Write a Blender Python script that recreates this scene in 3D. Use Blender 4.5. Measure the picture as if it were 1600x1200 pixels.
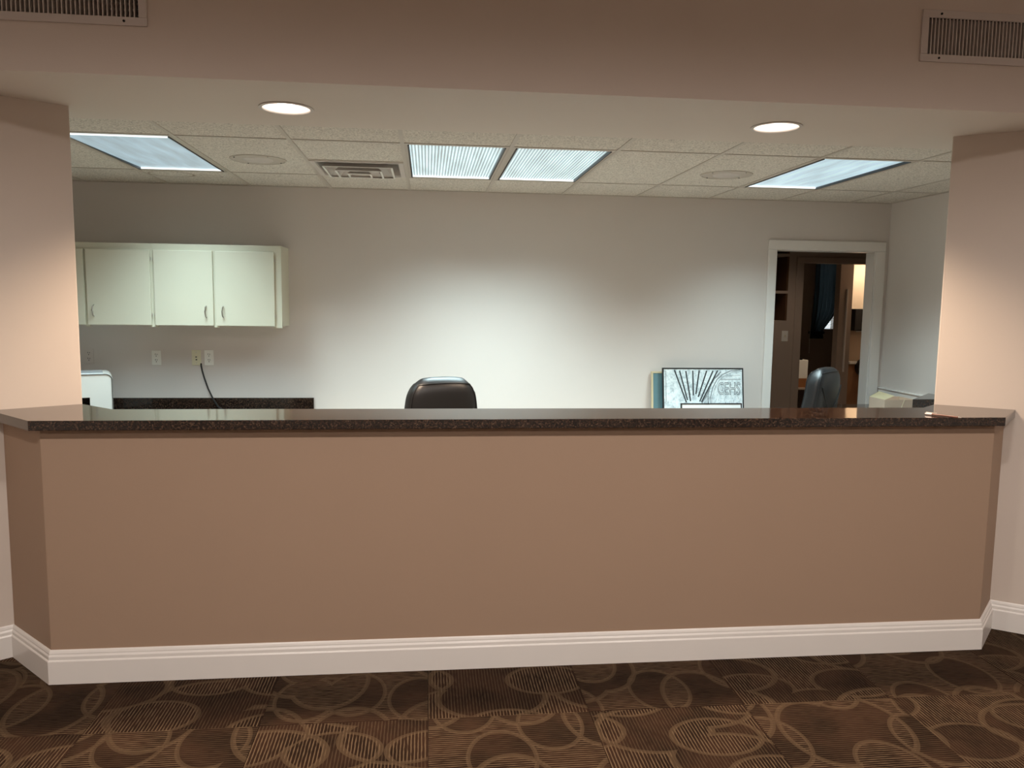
import bpy, bmesh, math, random
from mathutils import Vector, Matrix
random.seed(7)
for o in list(bpy.data.objects): bpy.data.objects.remove(o)
SC = bpy.context.scene
COL = SC.collection

# ------------------------------------------------------------------ camera
YAW, PITCH, ROLL, FPX, EYE = 0.1089, 0.1059, 0.0129, 1219.4, 1.555
_f = Vector((math.sin(YAW)*math.cos(PITCH), math.cos(YAW)*math.cos(PITCH), -math.sin(PITCH)))
_r = Vector((math.cos(YAW), -math.sin(YAW), 0)); _u = _r.cross(_f)
R2 = _r*math.cos(ROLL) + _u*math.sin(ROLL); U2 = -_r*math.sin(ROLL) + _u*math.cos(ROLL)
cd = bpy.data.cameras.new('camera'); cam = bpy.data.objects.new('camera', cd); COL.objects.link(cam)
cd.sensor_fit = 'HORIZONTAL'; cd.sensor_width = 36.0; cd.lens = FPX*36.0/1600.0; cd.clip_start = 0.05
m3 = Matrix((R2, U2, -_f)).transposed()
cam.matrix_world = Matrix.Translation((0, 0, EYE)) @ m3.to_4x4()
SC.camera = cam
def onY(u, v, y):
    d = R2*((u-800)/FPX) + U2*(-(v-600)/FPX) + _f
    return Vector((0, 0, EYE)) + d*(y/d.y)

# ------------------------------------------------------------------ world, exposure
w = bpy.data.worlds.new('world'); SC.world = w; w.use_nodes = True
w.node_tree.nodes['Background'].inputs[0].default_value = (0.80, 0.92, 1.0, 1)
w.node_tree.nodes['Background'].inputs[1].default_value = 2.2
vs = SC.view_settings
vs.view_transform = 'Standard'; vs.look = 'None'; vs.gamma = 1.0; vs.use_curve_mapping = False
vs.exposure = 0.0
TROFFER_W, TROFFER_SPREAD = 32.0, 115
CAN_W, LOBBY_W = 220.0, 235.0

# ------------------------------------------------------------------ material helpers
MATS = {}
def lin(r, g, b):
    f = lambda c: (c/255/12.92) if c/255 <= .04045 else ((c/255+.055)/1.055)**2.4
    return (f(r), f(g), f(b), 1)
class NT:
    def __init__(s, name):
        s.m = bpy.data.materials.new(name); s.m.use_nodes = True
        s.t = s.m.node_tree; s.b = s.t.nodes['Principled BSDF']; s.out = s.t.nodes['Material Output']
    def n(s, typ, **kw):
        nd = s.t.nodes.new(typ)
        for k, v in kw.items():
            if k in ('op', 'operation'): nd.operation = v
            elif hasattr(nd, k) and not k.startswith('i_'): setattr(nd, k, v)
        return nd
    def link(s, a, b): s.t.links.new(a, b)
    def setin(s, sock, v):
        if hasattr(v, 'links') or isinstance(v, bpy.types.NodeSocket): s.link(v, sock)
        else: sock.default_value = v
    def math(s, op, a, b=None, c=None, clamp=False):
        nd = s.t.nodes.new('ShaderNodeMath'); nd.operation = op; nd.use_clamp = clamp
        s.setin(nd.inputs[0], a)
        if b is not None: s.setin(nd.inputs[1], b)
        if c is not None: s.setin(nd.inputs[2], c)
        return nd.outputs[0]
    def mix(s, fac, a, b):
        nd = s.t.nodes.new('ShaderNodeMix'); nd.data_type = 'RGBA'
        s.setin(nd.inputs[0], fac); s.setin(nd.inputs[6], a); s.setin(nd.inputs[7], b)
        return nd.outputs[2]
    def coord(s, kind='Object'): return s.t.nodes.new('ShaderNodeTexCoord').outputs[kind]
    def pos(s): return s.t.nodes.new('ShaderNodeNewGeometry').outputs['Position']
    def noise(s, vec, scale, detail=3, rough=.5, out=0):
        nd = s.t.nodes.new('ShaderNodeTexNoise'); s.link(vec, nd.inputs['Vector'])
        nd.inputs['Scale'].default_value = scale; nd.inputs['Detail'].default_value = detail; nd.inputs['Roughness'].default_value = rough
        return nd.outputs[out]
    def sep(s, vec):
        nd = s.t.nodes.new('ShaderNodeSeparateXYZ'); s.link(vec, nd.inputs[0]); return nd.outputs
    def ramp(s, fac, stops):
        nd = s.t.nodes.new('ShaderNodeValToRGB'); s.link(fac, nd.inputs[0]); e = nd.color_ramp.elements
        while len(e) < len(stops): e.new(.5)
        for el, (p, c) in zip(e, stops): el.position = p; el.color = c
        return nd.outputs[0]
    def bump(s, h, strength=.2, dist=.002):
        nd = s.t.nodes.new('ShaderNodeBump'); nd.inputs['Strength'].default_value = strength; nd.inputs['Distance'].default_value = dist
        s.link(h, nd.inputs['Height']); s.link(nd.outputs[0], s.b.inputs['Normal'])
    def base(s, c): s.setin(s.b.inputs['Base Color'], c)
    def rough(s, r): s.setin(s.b.inputs['Roughness'], r)
def plain(name, col, rough=.5, metal=0, spec=.5, var=.04, vscale=6, bump=0, bscale=60, coat=0):
    if name in MATS: return MATS[name]
    t = NT(name); c = t.coord('Object')
    dark = tuple(x*(1-var) for x in col[:3])+(1,); lite = tuple(min(1, x*(1+var)) for x in col[:3])+(1,)
    t.base(t.mix(t.noise(c, vscale, 3), dark, lite)); t.rough(rough)
    t.b.inputs['Metallic'].default_value = metal; t.b.inputs['Specular IOR Level'].default_value = spec
    t.b.inputs['Coat Weight'].default_value = coat
    if bump: t.bump(t.noise(c, bscale, 3), bump, .0015)
    MATS[name] = t.m; return t.m
def emis(name, col, strength):
    if name in MATS: return MATS[name]
    t = NT(name); c = t.coord('Object')
    t.b.inputs['Emission Color'].default_value = col; t.base((.8, .8, .8, 1))
    t.setin(t.b.inputs['Emission Strength'], t.math('MULTIPLY_ADD', t.noise(c, 30, 2), strength*.16, strength*.92))
    MATS[name] = t.m; return t.m

def wall_paint(name, col, bump=.12):
    t = NT(name); c = t.pos()
    d = tuple(x*.96 for x in col[:3])+(1,)
    t.base(t.mix(t.noise(c, 2.5, 4), d, col)); t.rough(.62); t.b.inputs['Specular IOR Level'].default_value = .3
    t.bump(t.noise(c, 140, 3), bump, .001); MATS[name] = t.m; return t.m
M_WALL = wall_paint('paint_cream', (.695, .632, .59, 1))
M_LOBBY = wall_paint('paint_lobby', (.66, .575, .505, 1))
M_TAN = wall_paint('paint_tan', (.37, .255, .18, 1))
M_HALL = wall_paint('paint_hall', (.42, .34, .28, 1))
M_TRIM = plain('trim_white', (.78, .74, .70, 1), .28, var=.02)
M_CAB = plain('cabinet_cream', (.66, .63, .505, 1), .42, var=.02)
M_DARK = plain('dark_void', (.006, .006, .006, 1), .9)
M_CHROME = plain('brushed_nickel', (.62, .60, .57, 1), .28, metal=1)
M_PLASTIC = plain('white_plastic', (.86, .85, .80, 1), .35, var=.01)
M_IVORY = plain('ivory_plastic', (.74, .70, .52, 1), .38, var=.02)
M_BLACK = plain('black_plastic', (.012, .012, .013, 1), .4)
M_LEATHER = plain('black_leather', (.012, .012, .013, 1), .38, bump=.25, bscale=260, spec=.5)
M_TEE = plain('grid_paint', (.52, .46, .40, 1), .45, var=.02)
M_GRILLE = plain('grille_paint', (.60, .54, .50, 1), .4, var=.03)
M_WOOD = plain('brown_wood', (.11, .055, .028, 1), .4, var=.3, vscale=14)

def granite():
    t = NT('granite_laminate'); c = t.pos()
    vo = t.t.nodes.new('ShaderNodeTexVoronoi'); t.link(c, vo.inputs['Vector']); vo.inputs['Scale'].default_value = 210
    n1 = t.noise(c, 95, 5, .7); n2 = t.noise(c, 22, 2)
    k = t.math('ADD', t.math('MULTIPLY', n1, .75), t.math('MULTIPLY', t.sep(vo.outputs['Color'])[0], .25))
    k = t.math('MULTIPLY_ADD', n2, .12, t.math('SUBTRACT', k, .06))
    t.base(t.ramp(k, [(.36, (.004, .003, .003, 1)), (.50, (.017, .0095, .007, 1)), (.60, (.048, .025, .016, 1)), (.70, (.11, .07, .045, 1))]))
    t.rough(.08); t.b.inputs['Specular IOR Level'].default_value = .6; return t.m
M_GRAN = granite()

def ceiling_tile_mat(stain=False):
    t = NT('ceiling_tile_stained' if stain else 'ceiling_tile'); c = t.pos()
    n = t.noise(c, 105, 4, .75); n2 = t.noise(c, 60, 3)
    col = t.ramp(n, [(.36, (.34, .30, .26, 1)), (.50, (.70, .64, .57, 1)), (.66, (.82, .76, .68, 1))])
    col = t.mix(t.math('MULTIPLY', n2, .2), col, (.50, .45, .39, 1))
    if stain:
        x, y, z = t.sep(c)
        wob = t.math('MULTIPLY', t.math('SUBTRACT', t.noise(c, 9, 2), .5), .05)
        for cx, cy, rx, ry in ((-1.80, 5.87, .15, .12), (-1.565, 5.925, .10, .055)):
            dx = t.math('DIVIDE', t.math('SUBTRACT', x, cx), rx); dy = t.math('DIVIDE', t.math('SUBTRACT', y, cy), ry)
            r = t.math('ADD', t.math('SQRT', t.math('ADD', t.math('MULTIPLY', dx, dx), t.math('MULTIPLY', dy, dy))), wob)
            ring = t.math('SUBTRACT', 1, t.math('MULTIPLY', t.math('ABSOLUTE', t.math('SUBTRACT', r, 1)), 9), clamp=True)
            col = t.mix(t.math('MULTIPLY', ring, .6), col, (.20, .13, .07, 1))
    t.base(col); t.rough(.9); t.b.inputs['Specular IOR Level'].default_value = .1
    t.bump(n, .5, .002); return t.m
M_TILE = ceiling_tile_mat(); M_TILE_ST = ceiling_tile_mat(True)

def carpet():
    t = NT('carpet_tile_loop'); c = t.coord('Object'); x, y, z = t.sep(c)
    info = t.t.nodes.new('ShaderNodeObjectInfo')
    off = t.t.nodes.new('ShaderNodeVectorMath'); off.operation = 'ADD'; t.link(c, off.inputs[0])
    cmb = t.t.nodes.new('ShaderNodeCombineXYZ'); t.link(t.math('MULTIPLY', info.outputs['Random'], 7.3), cmb.inputs[0]); t.link(t.math('MULTIPLY', info.outputs['Random'], 3.1), cmb.inputs[1])
    t.link(cmb.outputs[0], off.inputs[1]); v = off.outputs[0]
    def vor(scale, rnd, shift):
        a = t.t.nodes.new('ShaderNodeVectorMath'); a.operation = 'ADD'; t.link(v, a.inputs[0]); a.inputs[1].default_value = (shift, shift*.7, 0)
        b = t.t.nodes.new('ShaderNodeVectorMath'); b.operation = 'MULTIPLY'; t.link(a.outputs[0], b.inputs[0]); b.inputs[1].default_value = (1, .72, 0)
        nd = t.t.nodes.new('ShaderNodeTexVoronoi'); nd.voronoi_dimensions = '2D'; t.link(b.outputs[0], nd.inputs['Vector'])
        nd.inputs['Scale'].default_value = scale; nd.inputs['Randomness'].default_value = rnd
        return nd.outputs['Distance'], t.sep(nd.outputs['Color'])[0]
    d1, c1 = vor(3.0, .75, 0.0); d2, c2 = vor(3.4, .8, 4.7)
    def ring(d, r, wd): return t.math('LESS_THAN', t.math('ABSOLUTE', t.math('SUBTRACT', d, r)), wd)
    rings = t.math('MAXIMUM', ring(d1, .46, .028), ring(d2, .40, .026))
    in1 = t.math('LESS_THAN', d1, .46); in2 = t.math('LESS_THAN', d2, .40)
    dark = t.math('ABSOLUTE', t.math('SUBTRACT', in1, in2))                # exclusive-or patches
    # stripes of loop pile, broken up along their length
    seg = t.t.nodes.new('ShaderNodeTexNoise'); mp = t.t.nodes.new('ShaderNodeVectorMath'); mp.operation = 'MULTIPLY'
    t.link(v, mp.inputs[0]); mp.inputs[1].default_value = (22, 190, 1); t.link(mp.outputs[0], seg.inputs['Vector']); seg.inputs['Scale'].default_value = 1.0; seg.inputs['Detail'].default_value = 1
    st = t.math('SINE', t.math('MULTIPLY', y, 2*math.pi/.0122))
    st = t.math('ADD', st, t.math('MULTIPLY', t.math('SUBTRACT', seg.outputs[0], .5), 2.2))
    st = t.math('MULTIPLY_ADD', st, 1.6, -.35, clamp=True)
    amt = t.math('MULTIPLY_ADD', dark, -.62, .95)
    patch = t.noise(v, 5, 2)
    ground = t.mix(t.math('MULTIPLY_ADD', patch, 4, -1.5, clamp=True), (.020, .011, .007, 1), (.044, .022, .013, 1))
    tan = t.mix(patch, (.16, .110, .066, 1), (.205, .135, .080, 1))
    col = t.mix(t.math('MULTIPLY', st, amt), ground, tan)
    col = t.mix(t.math('MULTIPLY', rings, .48), col, (.150, .100, .058, 1))
    fz = t.noise(c, 420, 2)
    col = t.mix(t.math('MULTIPLY', fz, .5), col, (.02, .012, .008, 1))
    t.base(col); t.rough(.95); t.b.inputs['Specular IOR Level'].default_value = .05
    t.bump(t.math('ADD', st, fz), .6, .003); return t.m
M_CARPET = carpet()

# ------------------------------------------------------------------ mesh helpers
def box(bm, x0, x1, y0, y1, z0, z1, bev=0):
    vs_ = [bm.verts.new(p) for p in ((x0,y0,z0),(x1,y0,z0),(x1,y1,z0),(x0,y1,z0),(x0,y0,z1),(x1,y0,z1),(x1,y1,z1),(x0,y1,z1))]
    fs = [bm.faces.new([vs_[i] for i in q]) for q in ((0,3,2,1),(4,5,6,7),(0,1,5,4),(1,2,6,5),(2,3,7,6),(3,0,4,7))]
    if bev:
        es = list({e for f in fs for e in f.edges}); bmesh.ops.bevel(bm, geom=es, offset=bev, segments=2, affect='EDGES', profile=.7)
def prism(bm, pts, z0, z1):
    a = [bm.verts.new((x, y, z0)) for x, y in pts]; b = [bm.verts.new((x, y, z1)) for x, y in pts]; n = len(pts)
    bm.faces.new(a[::-1]); bm.faces.new(b)
    for i in range(n): bm.faces.new((a[i], a[(i+1) % n], b[(i+1) % n], b[i]))
def xz_prism(bm, pts, y0, y1):
    a = [bm.verts.new((x, y0, z)) for x, z in pts]; b = [bm.verts.new((x, y1, z)) for x, z in pts]; n = len(pts)
    bm.faces.new(a); bm.faces.new(b[::-1])
    for i in range(n): bm.faces.new((a[(i+1) % n], a[i], b[i], b[(i+1) % n]))
def tube(bm, pts, r, n=8, cap=True):
    pts = [Vector(p) for p in pts]; rings = []
    for i, p in enumerate(pts):
        d = (pts[min(i+1, len(pts)-1)] - pts[max(i-1, 0)]).normalized()
        a = d.cross(Vector((0, 0, 1)) if abs(d.z) < .9 else Vector((1, 0, 0))).normalized(); b = d.cross(a)
        rr = r[i] if isinstance(r, (list, tuple)) else r
        rings.append([bm.verts.new(p + a*rr*math.cos(2*math.pi*k/n) + b*rr*math.sin(2*math.pi*k/n)) for k in range(n)])
    for i in range(len(rings)-1):
        for k in range(n): bm.faces.new((rings[i][k], rings[i][(k+1) % n], rings[i+1][(k+1) % n], rings[i+1][k]))
    if cap: bm.faces.new(rings[0][::-1]); bm.faces.new(rings[-1])
def lathe(bm, prof, cx=0, cy=0, n=32, close=False):
    rings = [[bm.verts.new((cx+r*math.cos(2*math.pi*k/n), cy+r*math.sin(2*math.pi*k/n), z)) for k in range(n)] for r, z in prof]
    for i in range(len(rings)-1):
        for k in range(n): bm.faces.new((rings[i][k], rings[i][(k+1) % n], rings[i+1][(k+1) % n], rings[i+1][k]))
    if close: bm.faces.new(rings[-1]); bm.faces.new(rings[0][::-1])
def sweep(bm, path, prof):
    """path XY (material on the left of travel is the wall, profile offset goes to the right), prof [(offset,z)]"""
    P = [Vector(p) for p in path]; rows = []
    for i, p in enumerate(P):
        ns = []
        if i > 0: d = (P[i]-P[i-1]).normalized(); ns.append(Vector((d.y, -d.x)))
        if i < len(P)-1: d = (P[i+1]-P[i]).normalized(); ns.append(Vector((d.y, -d.x)))
        n = ns[0] if len(ns) == 1 else (ns[0]+ns[1])/(1+ns[0].dot(ns[1]))
        rows.append([bm.verts.new((p.x+n.x*o, p.y+n.y*o, z)) for o, z in prof])
    m = len(prof)
    for i in range(len(rows)-1):
        for k in range(m): bm.faces.new((rows[i][k], rows[i+1][k], rows[i+1][(k+1) % m], rows[i][(k+1) % m]))
    bm.faces.new(rows[0]); bm.faces.new(rows[-1][::-1])
def obj(name, bm, mat, parent=None, smooth=False, loc=None, rotz=0, bevel=0):
    if not isinstance(bm, bmesh.types.BMesh): me = bm
    else:
        bmesh.ops.recalc_face_normals(bm, faces=bm.faces)
        me = bpy.data.meshes.new(name); bm.to_mesh(me); bm.free()
        if mat: me.materials.append(mat)
        if smooth:
            for p in me.polygons: p.use_smooth = True
            me.set_sharp_from_angle(angle=math.radians(42))
    o = bpy.data.objects.new(name, me); COL.objects.link(o)
    if loc is not None: o.location = loc
    o.rotation_euler.z = rotz
    if bevel:
        md = o.modifiers.new('bevel', 'BEVEL'); md.width = bevel; md.segments = 2; md.limit_method = 'ANGLE'
    if parent: o.parent = parent
    return o
def tag(o, label, cat, group=None):
    o['label'] = label; o['category'] = cat
    if group: o['group'] = group
    return o
def thing(name, label, cat, loc=(0, 0, 0), rotz=0, group=None):
    o = bpy.data.objects.new(name, None); COL.objects.link(o); o.empty_display_size = .1
    o.location = loc; o.rotation_euler.z = rotz; return tag(o, label, cat, group)
def struct(name, bm, mat, label=None, bevel=0):
    o = obj(name, bm, mat, bevel=bevel); o['kind'] = 'structure'
    if label: o['label'] = label
    return o
def B(): return bmesh.new()
def boxes(*bs, bev=0):
    bm = B()
    for b in bs: box(bm, *b, bev=bev)
    return bm

# ------------------------------------------------------------------ key dimensions
YW, CEIL, SOF = 6.337, 2.412, 2.36           # back wall, tile ceiling, soffit
G = .6096; X0 = -1.968; YR = 4.473           # ceiling grid
HF, HB = 3.098, 3.863                        # header front / back
LC = Vector((-1.525, 3.63)); RC = Vector((2.485, 3.57)); SL = .70   # free corners of the wing walls
dl = Vector((-1, -SL)).normalized(); dr = Vector((1, -SL)).normalized()
nl = Vector((-dl.y, dl.x)); nl = nl if nl.y > 0 else -nl
nr = Vector((-dr.y, dr.x)); nr = nr if nr.y > 0 else -nr
LE = LC + dl*1.75; RE = RC + dr*1.75
PF, PXL, PXR = 3.182, -1.50, 2.512           # counter half wall front and corners
def hitL(k):  # x + y = k with the left wing wall
    x = (k - LC.y + SL*LC.x*-1 + 0)/(1+SL) if False else (k - LC.y + SL*LC.x)/(1+SL); return Vector((x, k-x))
def hitR(k):  # y - x = k with the right wing wall
    x = (RC.y + SL*RC.x - k)/(1+SL); return Vector((x, k+x))

# ------------------------------------------------------------------ floor with carpet tiles
floor = struct('floor', boxes((-4.2, 7.6, -3.3, 12.0, -.12, -.008)), plain('floor_vinyl', (.44, .37, .31, 1), .6, var=.1, vscale=3), 'patterned brown carpet tile floor')
tb = B(); T = .6125; box(tb, -T/2+.0006, T/2-.0006, -T/2+.0006, T/2-.0006, -.0085, 0, bev=.0012)
tile_me = None
for i in range(-5, 7):
    for j in range(-9, 2):
        cx, cy = .005 + T*(i+.5), 2.782 + T*(j+.5)
        if cx-T/2 > 4.2 or cx+T/2 < -3.2 or cy < -3.0: continue
        rz = (math.pi/2 if (i+j) % 2 == 0 else 0) + random.choice((0, math.pi))
        if tile_me is None: o = obj('carpet_tile', tb, M_CARPET, floor); tile_me = o.data
        else: o = obj('carpet_tile', tile_me, None, floor)
        o.location = (cx, cy, random.uniform(-.0004, .0004)); o.rotation_euler.z = rz

# ------------------------------------------------------------------ walls
def slab(c, e, n, t): return [tuple(c), tuple(e), tuple(e+n*t), tuple(c+n*t)]
bm = B(); prism(bm, slab(LC, LE, nl, .13), -.008, SOF+.02); struct('wall_wing_left', bm, M_LOBBY, 'angled cream wall left of the counter', bevel=.004)
bm = B(); prism(bm, slab(RC, RE, nr, .13), -.008, SOF+.02); struct('wall_wing_right', bm, M_LOBBY, 'angled cream wall right of the counter', bevel=.004)
LOBZ = 2.95
struct('wall_lobby_left', boxes((LE.x-.15, LE.x, -3.2, LE.y+.02, -.008, LOBZ)), M_LOBBY, 'cream lobby side wall on the left')
struct('wall_lobby_right', boxes((RE.x, RE.x+.15, -3.2, RE.y+.02, -.008, LOBZ)), M_LOBBY, 'cream lobby side wall on the right')
struct('wall_lobby_rear', boxes((LE.x-.15, RE.x+.15, -3.3, -3.2, -.008, LOBZ)), M_LOBBY, 'cream lobby wall behind the viewer')
struct('ceiling_lobby', boxes((LE.x-.15, RE.x+.15, -3.3, HF+.3, LOBZ, LOBZ+.08)), M_LOBBY, 'painted lobby ceiling')
DX0, DX1, DZ = 2.90, 3.785, 2.017            # doorway in the back wall
XR = 3.90
struct('wall_back', boxes((-3.35, DX0, YW, YW+.12, -.008, 2.6), (DX1, XR+.13, YW, YW+.12, -.008, 2.6), (DX0, DX1, YW, YW+.12, DZ, 2.6)), M_WALL, 'cream rear wall of the office behind the counter')
struct('wall_right', boxes((XR, XR+.13, 2.2, YW, -.008, 2.6)), M_WALL, 'cream right side wall of the office')
struct('wall_left', boxes((-3.35, -3.22, 2.2, YW, -.008, 2.6)), M_WALL, 'cream left side wall of the office')

# header with soffit, two round holes below and two grille openings in front
HOLES = [(-.598, 3.515), (1.582, 3.515)]; HR, HS = .104, .15
GR = [(-1.70, -1.045, 2.562, 2.705), (2.015, 2.67, 2.574, 2.716)]     # inner openings x0,x1,z0,z1
bm = B(); xa, xb = -3.35, 4.3
def quad(*p): bm.faces.new([bm.verts.new(q) for q in p])
xs = [xa]
for cx, cy in HOLES:
    quad((xs[-1], HF, SOF), (xs[-1], HB, SOF), (cx-HS, HB, SOF), (cx-HS, HF, SOF))
    quad((cx-HS, HF, SOF), (cx-HS, cy-HS, SOF), (cx+HS, cy-HS, SOF), (cx+HS, HF, SOF))
    quad((cx-HS, cy+HS, SOF), (cx-HS, HB, SOF), (cx+HS, HB, SOF), (cx+HS, cy+HS, SOF))
    n = 40; inn = []; out = []
    for k in range(n):
        a = 2*math.pi*k/n + math.pi/4; c, s = math.cos(a), math.sin(a); q = HS/max(abs(c), abs(s))
        inn.append(bm.verts.new((cx+HR*c, cy+HR*s, SOF))); out.append(bm.verts.new((cx+q*c, cy+q*s, SOF)))
    for k in range(n): bm.faces.new((inn[k], out[k], out[(k+1) % n], inn[(k+1) % n]))
    xs.append(cx+HS)
quad((xs[-1], HF, SOF), (xs[-1], HB, SOF), (xb, HB, SOF), (xb, HF, SOF))
x = xa
for gx0, gx1, gz0, gz1 in GR:
    quad((x, HF, SOF), (gx0, HF, SOF), (gx0, HF, LOBZ), (x, HF, LOBZ))
    quad((gx0, HF, SOF), (gx1, HF, SOF), (gx1, HF, gz0), (gx0, HF, gz0))
    quad((gx0, HF, gz1), (gx1, HF, gz1), (gx1, HF, LOBZ), (gx0, HF, LOBZ)); x = gx1
quad((x, HF, SOF), (xb, HF, SOF), (xb, HF, LOBZ), (x, HF, LOBZ))
quad((xa, HB, SOF), (xb, HB, SOF), (xb, HB, LOBZ), (xa, HB, LOBZ)); quad((xa, HF, LOBZ), (xb, HF, LOBZ), (xb, HB, LOBZ), (xa, HB, LOBZ))
bmesh.ops.remove_doubles(bm, verts=bm.verts, dist=1e-5)
struct('wall_header', bm, M_LOBBY, 'dropped header beam and soffit above the counter')

# half wall below the counter
kl, kr = PXL+PF, PF-PXR
a, b = hitL(kl), hitR(kr); t = .12; t2 = t*math.tan(math.pi/8)
pts = [tuple(a), (PXL, PF), (PXR, PF), tuple(b), tuple(hitR(kr+t*math.sqrt(2))), (PXR-t2, PF+t), (PXL+t2, PF+t), tuple(hitL(kl+t*math.sqrt(2)))]
bm = B(); prism(bm, pts, 0, 1.036); struct('wall_counter', bm, M_TAN, 'tan painted half wall with angled ends under the counter', bevel=.003)

# baseboards
prof = [(0, 0), (.017, 0), (.017, .094), (.0145, .0985), (.0125, .100), (.0125, .113), (.0085, .121), (.0085, .126), (.006, .134), (.003, .1385), (0, .1385)]
bm = B(); sweep(bm, [tuple(a), (PXL, PF), (PXR, PF), tuple(b)], prof); struct('baseboard_counter', bm, M_TRIM, 'scuffed white moulded baseboard along the half wall')
bm = B(); sweep(bm, [tuple(LE), tuple(a+dl*.002)], prof); struct('baseboard_left', bm, M_TRIM, 'white moulded baseboard on the left angled wall')
bm = B(); sweep(bm, [tuple(b+dr*.002), tuple(RE)], prof); struct('baseboard_right', bm, M_TRIM, 'white moulded baseboard on the right angled wall')

# chair rail on the right wall, door casing and jamb
bm = boxes((XR-.022, XR, 5.0, YW, .800, .845), (XR-.03, XR, 5.0, YW, .845, .857)); struct('trim_1', bm, M_TRIM, 'white chair rail along the right wall', bevel=.003)
cw = .070
dc = bpy.data.objects.new('trim_2', None); COL.objects.link(dc); dc['kind'] = 'structure'; dc['label'] = 'white casing and jamb around the open doorway'; dc.location = ((DX0+DX1)/2, YW, 0)
def part(name, bm, mat, parent, **k):
    """geometry given in world space, child of an empty at parent.location (no rotation)"""
    bmesh.ops.translate(bm, verts=bm.verts, vec=-Vector(parent.location)); return obj(name, bm, mat, parent, **k)
part('casing_left', boxes((DX0-cw, DX0+.006, YW-.018, YW, 0, DZ-.006)), M_TRIM, dc, bevel=.004)
part('casing_right', boxes((DX1-.006, DX1+cw+.012, YW-.018, YW, 0, DZ-.006)), M_TRIM, dc, bevel=.004)
part('casing_head', boxes((DX0-cw, DX1+cw+.012, YW-.018, YW, DZ-.006, DZ+cw+.004)), M_TRIM, dc, bevel=.004)
part('jamb', boxes((DX0, DX0+.012, YW, YW+.125, 0, DZ)), M_TRIM, dc); part('jamb', boxes((DX1-.012, DX1, YW, YW+.125, 0, DZ)), M_TRIM, dc)
part('jamb_head', boxes((DX0, DX1, YW, YW+.125, DZ-.012, DZ)), M_TRIM, dc)

# ------------------------------------------------------------------ suspended ceiling
ceil = struct('ceiling', boxes((-3.35, XR+.1, HB, YW+.1, 2.60, 2.66)), M_HALL, 'suspended ceiling of speckled white tiles in a metal grid')
COLS = [X0 + G*k for k in range(-2, 11)]
ROWS = [HB, YR, YR+2*G, YW]
LIGHTS = {0, 3, 4, 7}
def ctile(x0, x1, y0, y1, m=M_TILE):
    obj('ceiling_tile', boxes((x0+.003, x1-.003, y0+.003, y1-.003, CEIL+.004, CEIL+.018)), m, ceil)
for ci in range(-2, 10):
    x0 = max(X0+G*ci, -3.22); x1 = min(X0+G*(ci+1), XR)
    for r in range(3):
        if r == 1 and ci in LIGHTS: continue
        if r == 1 and ci == 2: ctile(x0, x1, YR, YR+G); continue
        ctile(x0, x1, ROWS[r], ROWS[r+1], M_TILE_ST if (r == 2 and ci == 0) else M_TILE)
tee = None
for ci in range(-1, 10):
    x = X0+G*ci
    if tee is None:
        bm = boxes((-.012, .012, HB, YW, 0, .004), (-.001, .001, HB, YW, .004, .04)); o = obj('grid_runner', bm, M_TEE, ceil); tee = o.data
    else: o = obj('grid_runner', tee, None, ceil)
    o.location = (x, 0, CEIL)
ct = None
def cross(x, y):
    global ct
    if ct is None: o = obj('cross_tee', boxes((.0125, G-.0125, -.012, .012, .0005, .004), (.0125, G-.0125, -.001, .001, .004, .036)), M_TEE, ceil); ct = o.data
    else: o = obj('cross_tee', ct, None, ceil)
    o.location = (x, y, CEIL)
for ci in range(-2, 10):
    for y in ROWS[1:3]: cross(X0+G*ci, y)
cross(X0+2*G, YR+G)
obj('wall_angle', boxes((-3.22, XR, YW-.022, YW, CEIL-.001, CEIL+.003)), M_TEE, ceil)
obj('wall_angle', boxes((XR-.022, XR, HB, YW-.022, CEIL-.001, CEIL+.003)), M_TEE, ceil)

# troffers
def lens_mat(name, ribs, amp, col, strength):
    t = NT(name); c = t.coord('Object'); x, y, z = t.sep(c)
    s = t.math('SINE', t.math('MULTIPLY', x, 2*math.pi*ribs/.56)); s = t.math('MULTIPLY_ADD', s, .5, .5)
    s = t.math('POWER', s, 1.5)
    mp = t.t.nodes.new('ShaderNodeVectorMath'); mp.operation = 'MULTIPLY'; t.link(c, mp.inputs[0]); mp.inputs[1].default_value = (9, 1.2, 1)
    band = t.noise(mp.outputs[0], 1.6, 2); fine = t.noise(c, 130, 2)
    k = t.math('ADD', t.math('MULTIPLY', s, amp), 1-amp*.5)
    k = t.math('MULTIPLY', k, t.math('MULTIPLY_ADD', band, 1.3, .35)); k = t.math('MULTIPLY', k, t.math('MULTIPLY_ADD', fine, .35, .82))
    t.base((.5, .55, .58, 1)); t.rough(.25)
    t.b.inputs['Emission Color'].default_value = col; t.setin(t.b.inputs['Emission Strength'], t.math('MULTIPLY', k, strength)); return t.m
M_LENS_R = lens_mat('ribbed_lens', 29, 1.25, (.68, .93, 1.0, 1), .62)
M_LENS_S = lens_mat('prismatic_lens', 46, .3, (.58, .84, 1.0, 1), .40)
M_LENS_B = lens_mat('prismatic_lens_bright', 46, .2, (.62, .88, 1.0, 1), .62)
M_EDGE_GLOW = emis('lens_edge_glow', (.86, .97, 1, 1), 1.25)  # glowing strip added for the bright line at the lens ends
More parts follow.
